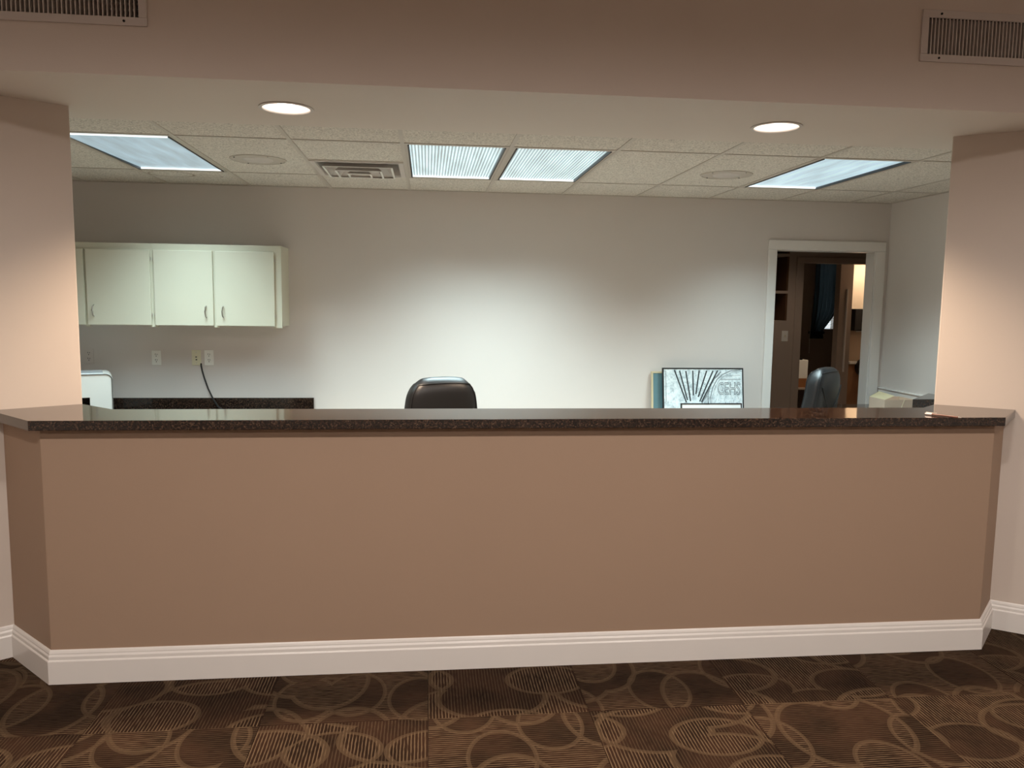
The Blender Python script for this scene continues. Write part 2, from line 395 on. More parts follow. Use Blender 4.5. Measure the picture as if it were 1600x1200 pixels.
def troffer(ci, lens, label, droop=False):
    x0 = X0+G*ci; cx, cy = x0+G/2, YR+G
    r = thing('ceiling_light', label, 'ceiling light', (cx, cy, CEIL), group='fluorescent ceiling lights over the office')
    hx, hy, bw = G/2-.0125, G-.0125, .020
    fr = boxes((-hx, -hx+bw, -hy, hy, .002, .03), (hx-bw, hx, -hy, hy, .002, .03), (-hx+bw, hx-bw, -hy, -hy+bw, .002, .03), (-hx+bw, hx-bw, hy-bw, hy, .002, .03))
    obj('frame', fr, M_TEE, r)
    ix, iy = hx-bw, hy-bw
    for s in (-1, 1): obj('gap_shade_strip', boxes((s*ix-.0045, s*ix+.0045, -iy, iy, -.002, .028)), M_BLACK, r)  # black strips put the shaded gaps beside the lens into colour
    zn = -.004 if droop else .014
    bm = B(); q = [bm.verts.new(p) for p in ((-ix+.004, -iy, zn), (ix-.004, -iy, zn), (ix-.004, iy-.004, .012), (-ix+.004, iy-.004, .012))]; bm.faces.new(q[::-1])
    obj('lens', bm, lens, r)
    obj('lens_edge_glow', boxes((-ix+.004, ix-.004, iy-.006, iy-.0005, .004, .014)), M_EDGE_GLOW, r)
    if droop: obj('lens_edge_glow', boxes((-ix+.004, ix-.004, -iy-.004, -iy, -.006, .010)), M_EDGE_GLOW, r)
    obj('housing', boxes((-hx, hx, -hy, hy, .032, .11)), M_TEE, r)
    ld = bpy.data.lights.new('fluorescent_tubes', 'AREA'); ld.shape = 'RECTANGLE'; ld.size = .55; ld.size_y = 1.16; ld.energy = TROFFER_W; ld.color = (.73, .955, 1.0); ld.spread = math.radians(TROFFER_SPREAD)
    lo = bpy.data.objects.new('fluorescent_tubes', ld); COL.objects.link(lo); lo.parent = r; lo.location = (0, 0, -.012)
troffer(0, M_LENS_S, 'pale blue ceiling light panel above the wall cabinets, lens slightly dropped', True)
troffer(3, M_LENS_R, 'ribbed lit ceiling light panel next to the square air diffuser')
troffer(4, M_LENS_R, 'ribbed lit ceiling light panel, right one of the adjoining pair')
troffer(7, M_LENS_B, 'smooth lit ceiling light panel nearest the doorway')

# square air diffuser
d = thing('air_diffuser', 'square white louvred ceiling air diffuser beside the paired lights', 'air vent', (X0+2.5*G, YR+1.5*G, CEIL))
def frust(s0, z0, s1, z1, th=.004):
    bm = B(); rows = []
    for s, z in ((s0, z0), (s1, z1), (s1-th, z1+th*.6), (s0-th, z0+th*.6)):
        rows.append([bm.verts.new((sx*s, sy*s, z)) for sx, sy in ((-1, -1), (1, -1), (1, 1), (-1, 1))])
    for i in range(4):
        for k in range(4): bm.faces.new((rows[i][k], rows[i][(k+1) % 4], rows[(i+1) % 4][(k+1) % 4], rows[(i+1) % 4][k]))
    return bm
obj('backing', boxes((-.285, .285, -.285, .285, .09, .10)), M_DARK, d)
bm = B()
for a_, b_ in (((-.2925, -.2925), (.2925, -.262)), ((-.2925, .262), (.2925, .2925)), ((-.2925, -.262), (-.262, .262)), ((.262, -.262), (.2925, .262))): box(bm, a_[0], b_[0], a_[1], b_[1], -.003, .006)
obj('frame', bm, M_GRILLE, d)
obj('louver', frust(.262, .0, .235, .075), M_GRILLE, d)
for s, zz in ((.222, -.020), (.150, -.032), (.078, -.040)): obj('louver', frust(s, zz, s-.055, zz+.055), M_GRILLE, d)
for s, zz in ((.222, -.020), (.150, -.032), (.078, -.040)):
    bm = B(); w_ = .012
    for b_ in ((-s, s, -s, -s+w_), (-s, s, s-w_, s), (-s, -s+w_, -s+w_, s-w_), (s-w_, s, -s+w_, s-w_)): box(bm, *b_, zz-.003, zz)
    obj('louver_bright_rim', bm, M_PLASTIC, d)  # white rims added so the louver edges read as bright lines
obj('center_plate', boxes((-.05, .05, -.05, .05, -.020, -.016)), M_GRILLE, d)

# round ceiling speakers
def speaker(x, y, label):
    r = thing('ceiling_speaker', label, 'speaker', (x, y, CEIL), group='round ceiling speakers')
    bm = B(); lathe(bm, [(.172, .006), (.172, .001), (.169, -.0015), (.163, -.002), (.160, .0012), (.10, .0), (.06, -.0002), (.001, -.0004)], n=40); obj('grille', bm, M_TEE, r, smooth=True)
    bm = B(); lathe(bm, [(.092, .0), (.088, -.0035), (.04, -.004), (.001, -.004)], n=32); obj('badge', bm, M_GRILLE, r, smooth=True)
    for a in (.6, 2.2, 3.7, 5.3):
        bm = B(); lathe(bm, [(.005, .001), (.004, -.003), (.0005, -.003)], .150*math.cos(a), .158*math.sin(a), 8); obj('screw', bm, M_BLACK, r)
speaker(X0+1.5*G, 5.15, 'round ceiling speaker left of the air diffuser')
speaker(X0+6.5*G, 5.17, 'round ceiling speaker left of the light nearest the doorway')

# recessed downlights
M_CONE = plain('can_reflector', (.86, .80, .74, 1), .25, var=.03, vscale=40)
M_BULB = emis('lamp_glow', (1.0, .90, .80, 1), 5.0)
def downlight(x, y, z, label, power, col, cone, group, blend=.6):
    r = thing('recessed_downlight', label, 'downlight', (x, y, z), group=group)
    bm = B(); lathe(bm, [(.103, .0), (.114, -.001), (.114, -.004), (.100, -.005), (.0975, .0), (.0985, .002)], n=40); obj('trim_ring', bm, M_BLACK if False else M_GRILLE, r, smooth=True)
    bm = B(); lathe(bm, [(.0985, .0), (.095, .03), (.080, .075), (.058, .10)], n=40); obj('reflector', bm, M_CONE, r, smooth=True)
    bm = B(); lathe(bm, [(.085, .045), (.080, .036), (.055, .026), (.02, .022), (.0005, .0215)], n=32); obj('lamp', bm, M_BULB, r, smooth=True)
    bm = B(); lathe(bm, [(.104, .003), (.104, .12), (.0005, .12)], n=24); obj('housing', bm, M_DARK, r)
    ld = bpy.data.lights.new('lamp_light', 'SPOT'); ld.energy = power; ld.color = col; ld.spot_size = math.radians(cone); ld.spot_blend = blend; ld.shadow_soft_size = .09
    lo = bpy.data.objects.new('lamp_light', ld); COL.objects.link(lo); lo.parent = r; lo.location = (0, 0, .012)
    return r
WARM = (1.0, .76, .56)
downlight(*HOLES[0], SOF, 'lit round downlight in the soffit above the left part of the counter', CAN_W, WARM, 128, 'downlights in the soffit')
downlight(*HOLES[1], SOF, 'lit round downlight in the soffit above the right part of the counter', CAN_W, WARM, 128, 'downlights in the soffit')
for x in (-1.2, .5, 2.2):  # guessed lobby lamps, added unseen to light the half wall and header
    for y in (1.0, -1.2):
        downlight(x, y, LOBZ-.006, 'added round lobby ceiling downlight, %s of the %s row, out of view' % ({-1.2: 'left', .5: 'middle', 2.2: 'right'}[x], 'nearer' if y > 0 else 'farther'), LOBBY_W, (1.0, .915, .85), 169, 'added lobby ceiling downlights', .7)

# ------------------------------------------------------------------ header air grilles
def grille(gx0, gx1, gz0, gz1, label):
    r = thing('air_grille', label, 'air vent', ((gx0+gx1)/2, HF, gz0-.03))
    cx, cz = r.location.x, r.location.z; x0, x1, z0, z1 = gx0-cx, gx1-cx, gz0-cz, gz1-cz; b = .030
    bm = boxes((x0-b, x1+b, -.009, .0, z0-b, z0), (x0-b, x1+b, -.009, .0, z1, z1+b), (x0-b, x0, -.009, .0, z0, z1), (x1, x1+b, -.009, .0, z0, z1))
    obj('frame', bm, M_GRILLE, r, bevel=.002)
    bm = boxes((x0, x1, .075, .08, z0, z1), (x0-.003, x0, 0, .08, z0, z1), (x1, x1+.003, 0, .08, z0, z1), (x0, x1, 0, .08, z1, z1+.003), (x0, x1, 0, .08, z0-.003, z0)); obj('duct', bm, M_DARK, r)
    n = int((gx1-gx0)/.0153); me = None
    for k in range(1, n):
        if me is None: o = obj('vane', boxes((-.0022, .0022, -.003, .022, z0, z1)), M_GRILLE, r); me = o.data
        else: o = obj('vane', me, None, r)
        o.location.x = x0 + (x1-x0)*k/n
    me = None
    for k in range(1, 7):
        if me is None: o = obj('rear_blade', boxes((x0, x1, .034, .052, -.0012, .0012)), M_GRILLE, r); me = o.data
        else: o = obj('rear_blade', me, None, r)
        o.location.z = z0 + (z1-z0)*k/7
    for sx in (x0+.05, x1-.05):
        for sz in (z0-b/2, z1+b/2):
            bm = B(); tube(bm, [(sx, -.009, sz), (sx, -.0115, sz)], .0045, 10); obj('screw', bm, M_DARK, r)
    return r
grille(*GR[0], 'white slatted air grille on the header, above the left downlight')
grille(*GR[1], 'white slatted air grille on the header at the upper right')

# ------------------------------------------------------------------ reception countertop
k1, k2 = PXL+PF-.066, PF-PXR-.058
fy, by = PF-.047, 3.457
A_ = (k1-fy, fy); B_ = (fy-k2, fy)
pts = [A_, B_, tuple(hitR(k2)), (RC.x, RC.y), (2.352, by), (-1.332, by), (LC.x, LC.y), tuple(hitL(k1))]
bm = B(); prism(bm, pts, 1.0365, 1.075)
tag(obj('reception_countertop', bm, M_GRAN, bevel=.002), 'long glossy brown granite-look countertop with angled ends', 'countertop')

# pen on the counter
p0, p1 = Vector((2.205, 3.225, 1.0805)), Vector((2.285, 3.095, 1.0805)); dv = (p1-p0).normalized()
r = thing('pen', 'slim pen lying near the right end of the reception counter', 'pen', (*((p0+p1)/2).xy, 1.075))
L = Vector(r.location)
bm = B(); tube(bm, [p0+dv*.03-L, p1-dv*.012-L], .0052, 10); obj('barrel', bm, plain('pen_brown', (.16, .07, .05, 1), .3), r, smooth=True)
bm = B(); tube(bm, [p0-L, p0+dv*.006-L, p0+dv*.03-L], [.003, .0052, .0055], 10); obj('cap', bm, plain('pen_white', (.85, .75, .70, 1), .3), r, smooth=True)
bm = B(); tube(bm, [p1-dv*.012-L, p1-L], [.0048, .001], 10); obj('tip', bm, M_CHROME, r, smooth=True)
bm = B(); tube(bm, [p0+dv*.004+Vector((0, 0, .0068))-L, p0+dv*.05+Vector((0, 0, .0068))-L], .0013, 6); obj('clip', bm, M_CHROME, r)

# ------------------------------------------------------------------ wall cabinets
CF = YW-.31; CZ0, CZ1 = 1.330, 1.940
def handle(bm_x, z0, z1, parent):
    L = Vector(parent.location) if parent.parent is None else Vector(parent.parent.location)
    bm = B(); y = CF-.019
    tube(bm, [(bm_x, y+.001, z1), (bm_x, y-.022, z1-.008), (bm_x-.003, y-.028, (z0+z1)/2), (bm_x, y-.022, z0+.008), (bm_x, y+.001, z0)], [.0035, .0045, .0060, .0045, .0035], 8)
    bmesh.ops.translate(bm, verts=bm.verts, vec=-L); obj('handle', bm, M_CHROME, parent, smooth=True)
def cabinet(x0, x1, stiles, doors, label):
    r = thing('wall_cabinet', label, 'cabinet', ((x0+x1)/2, YW, CZ0), group='cream wall cabinets')
    part('body', boxes((x0, x1, CF+.018, YW, CZ0+.012, CZ1)), M_CAB, r)
    part('rail', boxes((x0, x1, CF, CF+.018, 1.885, CZ1)), M_CAB, r, bevel=.001)
    part('rail', boxes((x0, x1, CF+.002, CF+.018, CZ0+.012, CZ0+.045)), M_CAB, r)
    for a_, b_ in stiles: part('stile', boxes((a_, b_, CF-.0005, CF+.018, CZ0, 1.885)), M_CAB, r, bevel=.001)
    for (a_, b_, hx, hs) in doors:
        dd = part('door', boxes((a_, b_, CF-.019, CF-.0015, 1.344, 1.892)), M_CAB, r, bevel=.0025)
        handle(hx, 1.405, 1.490, dd)
        for z in (1.42, 1.83):
            bm = B(); tube(bm, [(hs, CF-.012, z-.011), (hs, CF-.012, z+.011)], .004, 8); bmesh.ops.translate(bm, verts=bm.verts, vec=-Vector(r.location)); obj('hinge', bm, M_CHROME, dd)
cabinet(-2.925, -1.999, ((-2.925, -2.895), (-2.485, -2.455), (-2.03, -1.999)), ((-2.905, -2.478, -2.53, -2.908), (-2.461, -2.016, -2.415, -2.013)), 'cream two-door wall cabinet partly hidden by the left wall')
cabinet(-1.999, -1.082, ((-1.999, -1.975), (-1.582, -1.545), (-1.142, -1.082)), ((-1.990, -1.574, -1.625, -1.993), (-1.556, -1.132, -1.503, -1.129)), 'cream two-door wall cabinet with exposed right side')

# ------------------------------------------------------------------ outlets
def outlet(x0, x1, z0, z1, label, mat, phone=False):
    r = thing('wall_outlet', label, 'outlet', ((x0+x1)/2, YW, (z0+z1)/2), group='wall plates above the back counter')
    w_, h_ = (x1-x0)/2, (z1-z0)/2
    obj('plate', boxes((-w_, w_, -.006, 0, -h_, h_)), mat, r, bevel=.002)
    if phone:
        bm = B(); tube(bm, [(0, -.006, .006), (0, -.012, .006)], .010, 12); obj('jack', bm, M_IVORY, r)
        obj('slot', boxes((-.005, .005, -.0125, -.011, .001, .010)), M_BLACK, r); obj('slot', boxes((-.006, .006, -.0068, -.0055, -.020, -.011)), M_BLACK, r)
        for z in (.042, -.042): bm = B(); tube(bm, [(0, -.006, z), (0, -.0075, z)], .004, 8); obj('screw', bm, M_CHROME, r)
    else:
        for z in (.022, -.022):
            bm = B(); lathe(bm, [(.0175, -.002), (.0175, .0), (.001, .0)], n=20); bmesh.ops.rotate(bm, verts=bm.verts, cent=(0, 0, 0), matrix=Matrix.Rotation(math.pi/2, 3, 'X')); bmesh.ops.translate(bm, verts=bm.verts, vec=(0, -.0085, z)); rc = obj('receptacle', bm, mat, r)
            for sx, hh in ((-.0065, .0055), (.0065, .0045)): obj('slot', boxes((sx-.0017, sx+.0017, -.0095, -.008, z+.001, z+.001+2*hh)), M_BLACK, rc)
            obj('ground_hole', boxes((-.0028, .0028, -.0095, -.008, z-.0115, z-.005)), M_BLACK, rc)
outlet(-2.632, -2.562, 1.032, 1.147, 'cream duplex outlet nearest the left wall, above the white machine', M_WALL)
outlet(-2.133, -2.063, 1.022, 1.137, 'white duplex outlet standing alone under the cabinets', M_PLASTIC)
outlet(-1.833, -1.763, 1.022, 1.142, 'ivory phone jack plate with a black cable below', M_IVORY, True)
outlet(-1.737, -1.667, 1.022, 1.142, 'white duplex outlet right beside the phone jack plate', M_PLASTIC)
bm = B()
tube(bm, [(-1.764, YW-.004, 1.035), (-1.761, YW-.016, 1.022), (-1.752, YW-.022, .98), (-1.738, YW-.026, .93), (-1.708, YW-.033, .842), (-1.672, YW-.042, .765), (-1.63, YW-.06, .703), (-1.585, YW-.085, .678), (-1.53, YW-.11, .6765)], .0062, 8)
tag(obj('phone_cable', bm, M_BLACK, smooth=True), 'black cable hanging from the phone jack to the back counter', 'cable')

# ------------------------------------------------------------------ back counter (left) with backsplash
r = thing('base_cabinet', 'cream base cabinet below the back worktop', 'cabinet', (-2.06, YW, 0))
part('cabinet_body', boxes((-3.215, -.93, YW-.58, YW-.002, .08, .63)), M_CAB, r); part('toe_kick', boxes((-3.215, -.95, YW-.52, YW-.002, 0, .08)), M_DARK, r)
for k in range(4):
    x = -3.2+k*.565; part('door', boxes((x, x+.55, YW-.60, YW-.581, .10, .615)), M_CAB, r, bevel=.002)
tag(obj('back_worktop', boxes((-3.215, -.90, YW-.62, YW-.002, .63, .670)), M_GRAN, bevel=.002), 'brown granite-look worktop along the rear wall under the cabinets', 'countertop')
tag(obj('backsplash', boxes((-3.215, -.90, YW-.022, YW-.002, .670, .766)), M_GRAN, bevel=.001), 'low brown granite-look backsplash strip on the rear wall', 'backsplash')

# white machine on it
r = thing('printer', 'white boxy machine with rounded corner on the back counter at the left', 'printer', (-2.54, 5.98, .670), math.radians(22))
rr = .045; px0, px1, pz1 = -.33, .225, .325
prof_ = [(px0, 0), (px0, pz1)] + [(px1-rr+rr*math.sin(a), pz1-rr+rr*math.cos(a)) for a in [i*math.pi/16 for i in range(9)]] + [(px1, 0), (.075, 0), (.075, .155), (-.22, .155), (-.22, 0)]
bm = B(); xz_prism(bm, prof_[::-1], -.16, .16); obj('body', bm, M_PLASTIC, r, bevel=.003)
edge = [(px0+.01, -.163, pz1-.004)] + [(px1-rr+(rr-.004)*math.sin(a), -.163, pz1-rr+(rr-.004)*math.cos(a)) for a in [i*math.pi/16 for i in range(9)]] + [(px1-.004, -.163, .01)]
bm = B(); tube(bm, edge, .0036, 6); obj('seam', bm, plain('seam_grey', (.10, .09, .08, 1), .5), r)
obj('top_panel', boxes((px0+.03, px1-.06, -.13, .13, pz1, pz1+.005)), plain('lid_glass', (.75, .80, .84, 1), .12), r, bevel=.002)

# ------------------------------------------------------------------ office chairs
def office_chair(loc, rotz, label, tilt=.10, hgt=1.12):
    """chair faces -Y locally"""
    r = thing('office_chair', label, 'office chair', loc, rotz, 'black office chairs')
    z0, z1 = .50, hgt; H = z1-z0; ns, nr_ = 32, 20
    def hw(t):   # half width along the height
        b_ = .248 - .058*max(0, t-.25)/.75
        return b_ * (1-max(0, (t-.80)/.20)**3.0*.34) if t > .80 else b_
    def cen(t): return .20 + tilt*t*1.2 + .03*math.sin(t*math.pi)
    bm = B(); rows = []
    for i in range(nr_+1):
        t = i/nr_; t = 1-(1-t)**1.5
        top = max(0, (t-.86)/.14); thick = .066*math.sqrt(max(.02, 1-top**2.2)); wd = hw(t)*(1-.10*top**3)
        row = []
        for k in range(ns):
            a = 2*math.pi*k/ns; c, s = math.cos(a), math.sin(a); e = .42
            xx = wd*math.copysign(abs(c)**e, c); yy = thick*math.copysign(abs(s)**.62, s)
            drop = .045*(abs(xx)/.25)**2.6*min(1, t*1.2)
            row.append(bm.verts.new((xx, cen(t)+yy-.10*(abs(xx)/.26)**2*.35, z0+H*t-drop)))
        rows.append(row)
    for i in range(nr_):
        for k in range(ns): bm.faces.new((rows[i][k], rows[i][(k+1) % ns], rows[i+1][(k+1) % ns], rows[i+1][k]))
    bm.faces.new(rows[0][::-1]); bm.faces.new(rows[-1])
    bk = obj('backrest', bm, M_LEATHER, r, smooth=True); md = bk.modifiers.new('s', 'SUBSURF'); md.levels = 1; md.render_levels = 1
    # piping where the side gussets meet the front and rear panels, and a stitched swoop on the rear panel
    def surf(t, ang):
        top = max(0, (t-.86)/.14); thick = .068*math.sqrt(max(.02, 1-top**2.2)); wd = hw(t)*(1-.10*top**3)
        c, s = math.cos(ang), math.sin(ang); xx = wd*math.copysign(abs(c)**.42, c); yy = thick*math.copysign(abs(s)**.62, s)
        return (xx, cen(t)+yy-.035*(abs(xx)/.26)**2, z0+H*t-.045*(abs(xx)/.25)**2.6*min(1, t*1.2))
    for side in (-1, 1):
        ts = [.02+.93*(1-(1-i/16)**1.6) for i in range(17)]
        pts = [surf(t, math.pi-side*(-1)*-.62 if side > 0 else math.pi+.62) for t in ts]
        arch = [surf(.95, (math.pi-.62)+(.62*2-math.pi)*i/10 if side > 0 else -((math.pi-.62)+(.62*2-math.pi)*i/10)) for i in range(1, 10)]
        pts = pts + arch + [surf(t, side*.62) for t in ts[::-1]]
        bm = B(); tube(bm, pts, .0036, 6); obj('piping', bm, M_LEATHER, bk, smooth=True)
    pts = []
    for i in range(25):
        x_ = (-1+i/12)*.165; t = (.79+.17*(x_/.165)**2-z0)/H + .045*(abs(x_)/.25)**2.6/H
        pts.append((x_, cen(t)+.066-.035*(x_/.26)**2, z0+H*t-.045*(abs(x_)/.25)**2.6))
    bm = B(); tube(bm, pts, .004, 6); obj('stitching', bm, M_BLACK, bk)
    bm = B(); box(bm, -.26, .26, -.26, .25, .43, .53, bev=.04); obj('seat', bm, M_LEATHER, r, smooth=True)
    for s in (-1, 1):
        bm = B(); tube(bm, [(s*.27, .16, .46), (s*.315, .12, .55), (s*.315, .08, .68), (s*.31, -.02, .70), (s*.31, -.20, .69), (s*.30, -.23, .60), (s*.27, -.12, .46)], [.018, .02, .024, .03, .028, .02, .018], 8); obj('armrest', bm, M_BLACK, r, smooth=True)
    bm = B(); tube(bm, [(0, 0, .08), (0, 0, .44)], .03, 12); obj('gas_column', bm, M_BLACK, r, smooth=True)
    for k in range(5):
        a = 2*math.pi*k/5+.3; c, s = math.cos(a), math.sin(a)
        bm = B(); tube(bm, [(0, 0, .11), (c*.30, s*.30, .075)], [.030, .018], 8); lg = obj('base_leg', bm, M_BLACK, r, smooth=True)
        bm = B(); tube(bm, [(c*.29-s*.02, s*.29+c*.02, .03), (c*.29+s*.02, s*.29-c*.02, .03)], .03, 14); obj('caster', bm, M_BLACK, lg)
    return r
office_chair((.0, 4.58, 0), math.radians(-162), 'black leather office chair back rising behind the middle of the counter', tilt=.06, hgt=1.135)
office_chair((2.752, 5.706, 0), math.radians(-140), 'black leather office chair turned sideways in front of the doorway', tilt=.08, hgt=1.10)

# ------------------------------------------------------------------ leaning pictures
def lean(name, label, x0, x1, ztop, yfoot, ytop, fw, fd, mat_f, mat_p, group=None, zfoot=0.0):
    r = thing(name, label, 'picture', ((x0+x1)/2, yfoot, zfoot), group=group)
    h = math.hypot(ztop-zfoot, ytop-yfoot); r.rotation_euler = (-math.atan2(ytop-yfoot, ztop-zfoot), 0, 0); w2 = (x1-x0)/2
    # local: x across, z up along the picture, front face at y = -fd
    for b_ in ((-w2, -w2+fw, -fd, 0, 0, h), (w2-fw, w2, -fd, 0, 0, h), (-w2+fw, w2-fw, -fd, 0, 0, fw), (-w2+fw, w2-fw, -fd, 0, h-fw, h)): obj('frame_bar', boxes(b_), mat_f, r)
    pn = obj('print', boxes((-w2+fw, w2-fw, -fd+.004, -.002, fw, h-fw)), mat_p, r)
    return r, w2, h, -fd+.0035, pn
t = NT('pencil_print'); c = t.coord('Object'); n = t.noise(c, 26, 4, .7)
t.base(t.ramp(n, [(.36, (.50, .57, .60, 1)), (.5, (.74, .82, .84, 1)), (.6, (.86, .91, .92, 1))])); t.rough(.25); M_PRINT = t.m
M_TEAL = plain('teal_glass', (.13, .24, .27, 1), .15, var=.25, vscale=5)
lean('leaning_picture', 'teal panel with pale wooden edge behind the framed drawing', 1.856, 2.30, .985, 6.19, 6.325, .014, .018, plain('pale_wood', (.62, .52, .33, 1), .5), M_TEAL, 'pictures leaning on the rear wall')
r, w2, h, yf, pn = lean('framed_drawing', 'black-framed pencil drawing with fanned dark lines leaning on the rear wall', 1.936, 2.630, 1.019, 6.12, 6.285, .010, .020, M_BLACK, M_PRINT, 'pictures leaning on the rear wall')
sc = 2*w2/1190
def zp(u, v): return ((u-845)*sc, h-(v-150)*sc)
def strip(bm, pts, wd, y):
    pts = [Vector(zp(*p)) for p in pts]; rows = []
    for i, p in enumerate(pts):
        d_ = (pts[min(i+1, len(pts)-1)]-pts[max(i-1, 0)]).normalized(); n_ = Vector((-d_.y, d_.x))*wd/2
        rows.append((bm.verts.new((p.x+n_.x, y, p.y+n_.y)), bm.verts.new((p.x-n_.x, y, p.y-n_.y)), ))
    for i in range(len(rows)-1): bm.faces.new((rows[i][0], rows[i+1][0], rows[i+1][1], rows[i][1]))
M_INK = plain('ink_dark', (.03, .035, .04, 1), .6); M_GRAPH = plain('graphite', (.22, .24, .25, 1), .6)
for l0, l1 in (((425, 180), (595, 645)), ((500, 190), (610, 610)), ((592, 195), (655, 625)), ((695, 190), (697, 545)), ((790, 185), (735, 525)), ((900, 190), (768, 565)), ((993, 190), (790, 630)), ((1062, 185), (815, 640))):
    bm = B(); strip(bm, [l0, l1], 20*sc, yf-.0004); obj('dark_line', bm, M_INK, pn)
bm = B()
arc = [(955, 660), (952, 560), (985, 430), (1050, 315), (1130, 245), (1250, 192), (1405, 178)]
strip(bm, arc, 13*sc, yf-.0004); strip(bm, [(p[0]-40, p[1]-6) for p in arc[:5]], 10*sc, yf-.0003); strip(bm, [(p[0]+26, p[1]+20) for p in arc], 5*sc, yf-.0003)
strip(bm, [(820, 655), (905, 520), (935, 420), (1010, 300), (1110, 205)], 16*sc, yf-.0003)
for k in range(5): strip(bm, [(850+k*18, 655), (900+k*10, 540+k*6)], 6*sc, yf-.0003)
strip(bm, [(1090, 316), (1400, 312)], 8*sc, yf-.0003); strip(bm, [(1110, 270), (1400, 255)], 4*sc, yf-.0003)
strip(bm, [(298, 190), (298, 640)], 8*sc, yf-.0003)
random.seed(3)
for k in range(70):
    u, v = random.uniform(1000, 1395), random.uniform(360, 650); strip(bm, [(u, v), (u+random.uniform(-4, 4), v+random.uniform(15, 40))], 4*sc, yf-.0002)
for k in range(18):
    u, v = random.uniform(610, 900), random.uniform(330, 560); q = [(u+14*math.cos(a), v+16*math.sin(a)) for a in [i*math.pi/4 for i in range(8)]]; strip(bm, q, 4*sc, yf-.0002)
obj('arch_drawing', bm, M_GRAPH, pn)['kind'] = 'stuff'
fc = bpy.data.curves.new('drawn_letters', 'FONT'); fc.body = 'CEHS'; fc.size = 250*sc; fc.fill_mode = 'NONE'; fc.bevel_depth = .0027; fc.bevel_resolution = 0; fc.resolution_u = 3
fo = bpy.data.objects.new('tmp', fc); COL.objects.link(fo); bpy.context.view_layer.update()
me = bpy.data.meshes.new_from_object(fo.evaluated_get(bpy.context.evaluated_depsgraph_get())); bpy.data.objects.remove(fo)
xs_ = [v.co.x for v in me.vertices]; lw = max(xs_)-min(xs_); fx = 340*sc/lw
for v in me.vertices:
    x_, y_, z_ = v.co; p = zp(1055, 530); v.co = (p[0]+(x_-min(xs_))*fx, yf-.0006-z_*.1, p[1]+y_)
me.materials.append(M_GRAPH); obj('drawn_letters', me, None, pn)
lean('small_frame', 'small white sheet in thin black frame before the framed drawing', onY(1063, 632, 6.09).x, onY(1158, 632, 6.09).x, onY(1110, 630, 6.09).z, 5.98, 6.09, .009, .015, M_BLACK, plain('white_sheet', (.85, .86, .86, 1), .4, var=.01), 'pictures leaning on the rear wall')

# ------------------------------------------------------------------ right side: desk, carton, granite ledge
r = thing('side_desk', 'low desk with granite-look top along the right wall', 'desk', (3.55, 5.85, 0))
part('worktop', boxes((3.22, XR-.002, 5.45, 6.24, .68, .72)), M_GRAN, r, bevel=.002)
part('side_panel', boxes((3.25, 3.27, 5.50, 6.20, 0, .68)), M_CAB, r); part('side_panel', boxes((3.86, 3.88, 5.50, 6.20, 0, .68)), M_CAB, r)
M_CARD = plain('cardboard', (.72, .55, .42, 1), .7, var=.06); M_FLAP = plain('cardboard_lit', (.86, .78, .55, 1), .7)  # flap tone has the light falling on it painted in
r = thing('carton', 'open tan cardboard carton under the chair rail on the right wall', 'box', (3.73, 5.88, .72))
cx0, cx1, cy0, cy1, cz = -.125, .135, -.10, .12, .095
obj('carton_wall', boxes((cx0, cx1, cy0, cy0+.004, 0, cz)), M_CARD, r); obj('carton_wall', boxes((cx0, cx1, cy1-.004, cy1, 0, cz)), M_CARD, r)
obj('carton_wall', boxes((cx0, cx0+.004, cy0+.004, cy1-.004, 0, cz)), M_CARD, r); obj('carton_wall', boxes((cx1-.004, cx1, cy0+.004, cy1-.004, 0, cz)), M_CARD, r)
obj('carton_bottom', boxes((cx0, cx1, cy0, cy1, 0, .004)), M_CARD, r)
bm = B(); q = [bm.verts.new(p) for p in ((cx0, cy0, cz), (cx0, cy1, cz), (cx0+.075, cy1-.01, cz+.045), (cx0+.085, cy0+.01, cz+.03))]; bm.faces.new(q); bmesh.ops.solidify(bm, geom=bm.faces[:], thickness=.003); obj('flap', bm, M_FLAP, r)
bm = B(); tube(bm, [(cx0+.13, cy0-.001, 0), (cx0+.15, cy0-.001, .05), (cx0+.165, cy0-.001, cz)], .0015, 6); obj('crease', bm, M_FLAP, r)
e0, e1 = onY(1426, 624.5, 5.30), onY(1457, 613, 5.74)
r = thing('corner_ledge', 'granite-look ledge with angled end beside the right wall', 'ledge', (3.75, 5.5, 0))
part('top', (lambda b_: (prism(b_, [(3.52, 5.30), (XR, 5.30), (XR, 5.68)], .80, .88), b_)[1])(B()), M_GRAN, r, bevel=.002)
part('support', boxes((3.80, 3.83, 5.34, 5.42, 0, .80)), M_CAB, r)

# ------------------------------------------------------------------ rooms beyond the doorway
Y2, OX0, OX1, OZ = 8.30, 4.128, 5.15, 2.013
nx0, nx1 = onY(1196, 450, Y2).x, onY(1231.5, 450, Y2).x
nz0, nz1 = onY(1220, 503, Y2).z, 2.26
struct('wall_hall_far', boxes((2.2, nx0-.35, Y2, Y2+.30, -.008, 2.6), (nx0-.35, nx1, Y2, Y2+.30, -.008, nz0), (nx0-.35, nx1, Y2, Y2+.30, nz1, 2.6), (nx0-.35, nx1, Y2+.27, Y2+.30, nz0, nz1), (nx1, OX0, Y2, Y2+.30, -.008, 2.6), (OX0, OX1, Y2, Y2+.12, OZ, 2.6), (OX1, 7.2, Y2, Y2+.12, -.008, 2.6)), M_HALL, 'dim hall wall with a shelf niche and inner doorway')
struct('wall_hall_left', boxes((2.08, 2.2, YW+.12, 10.72, -.008, 2.6)), M_HALL, 'dim hall end wall')
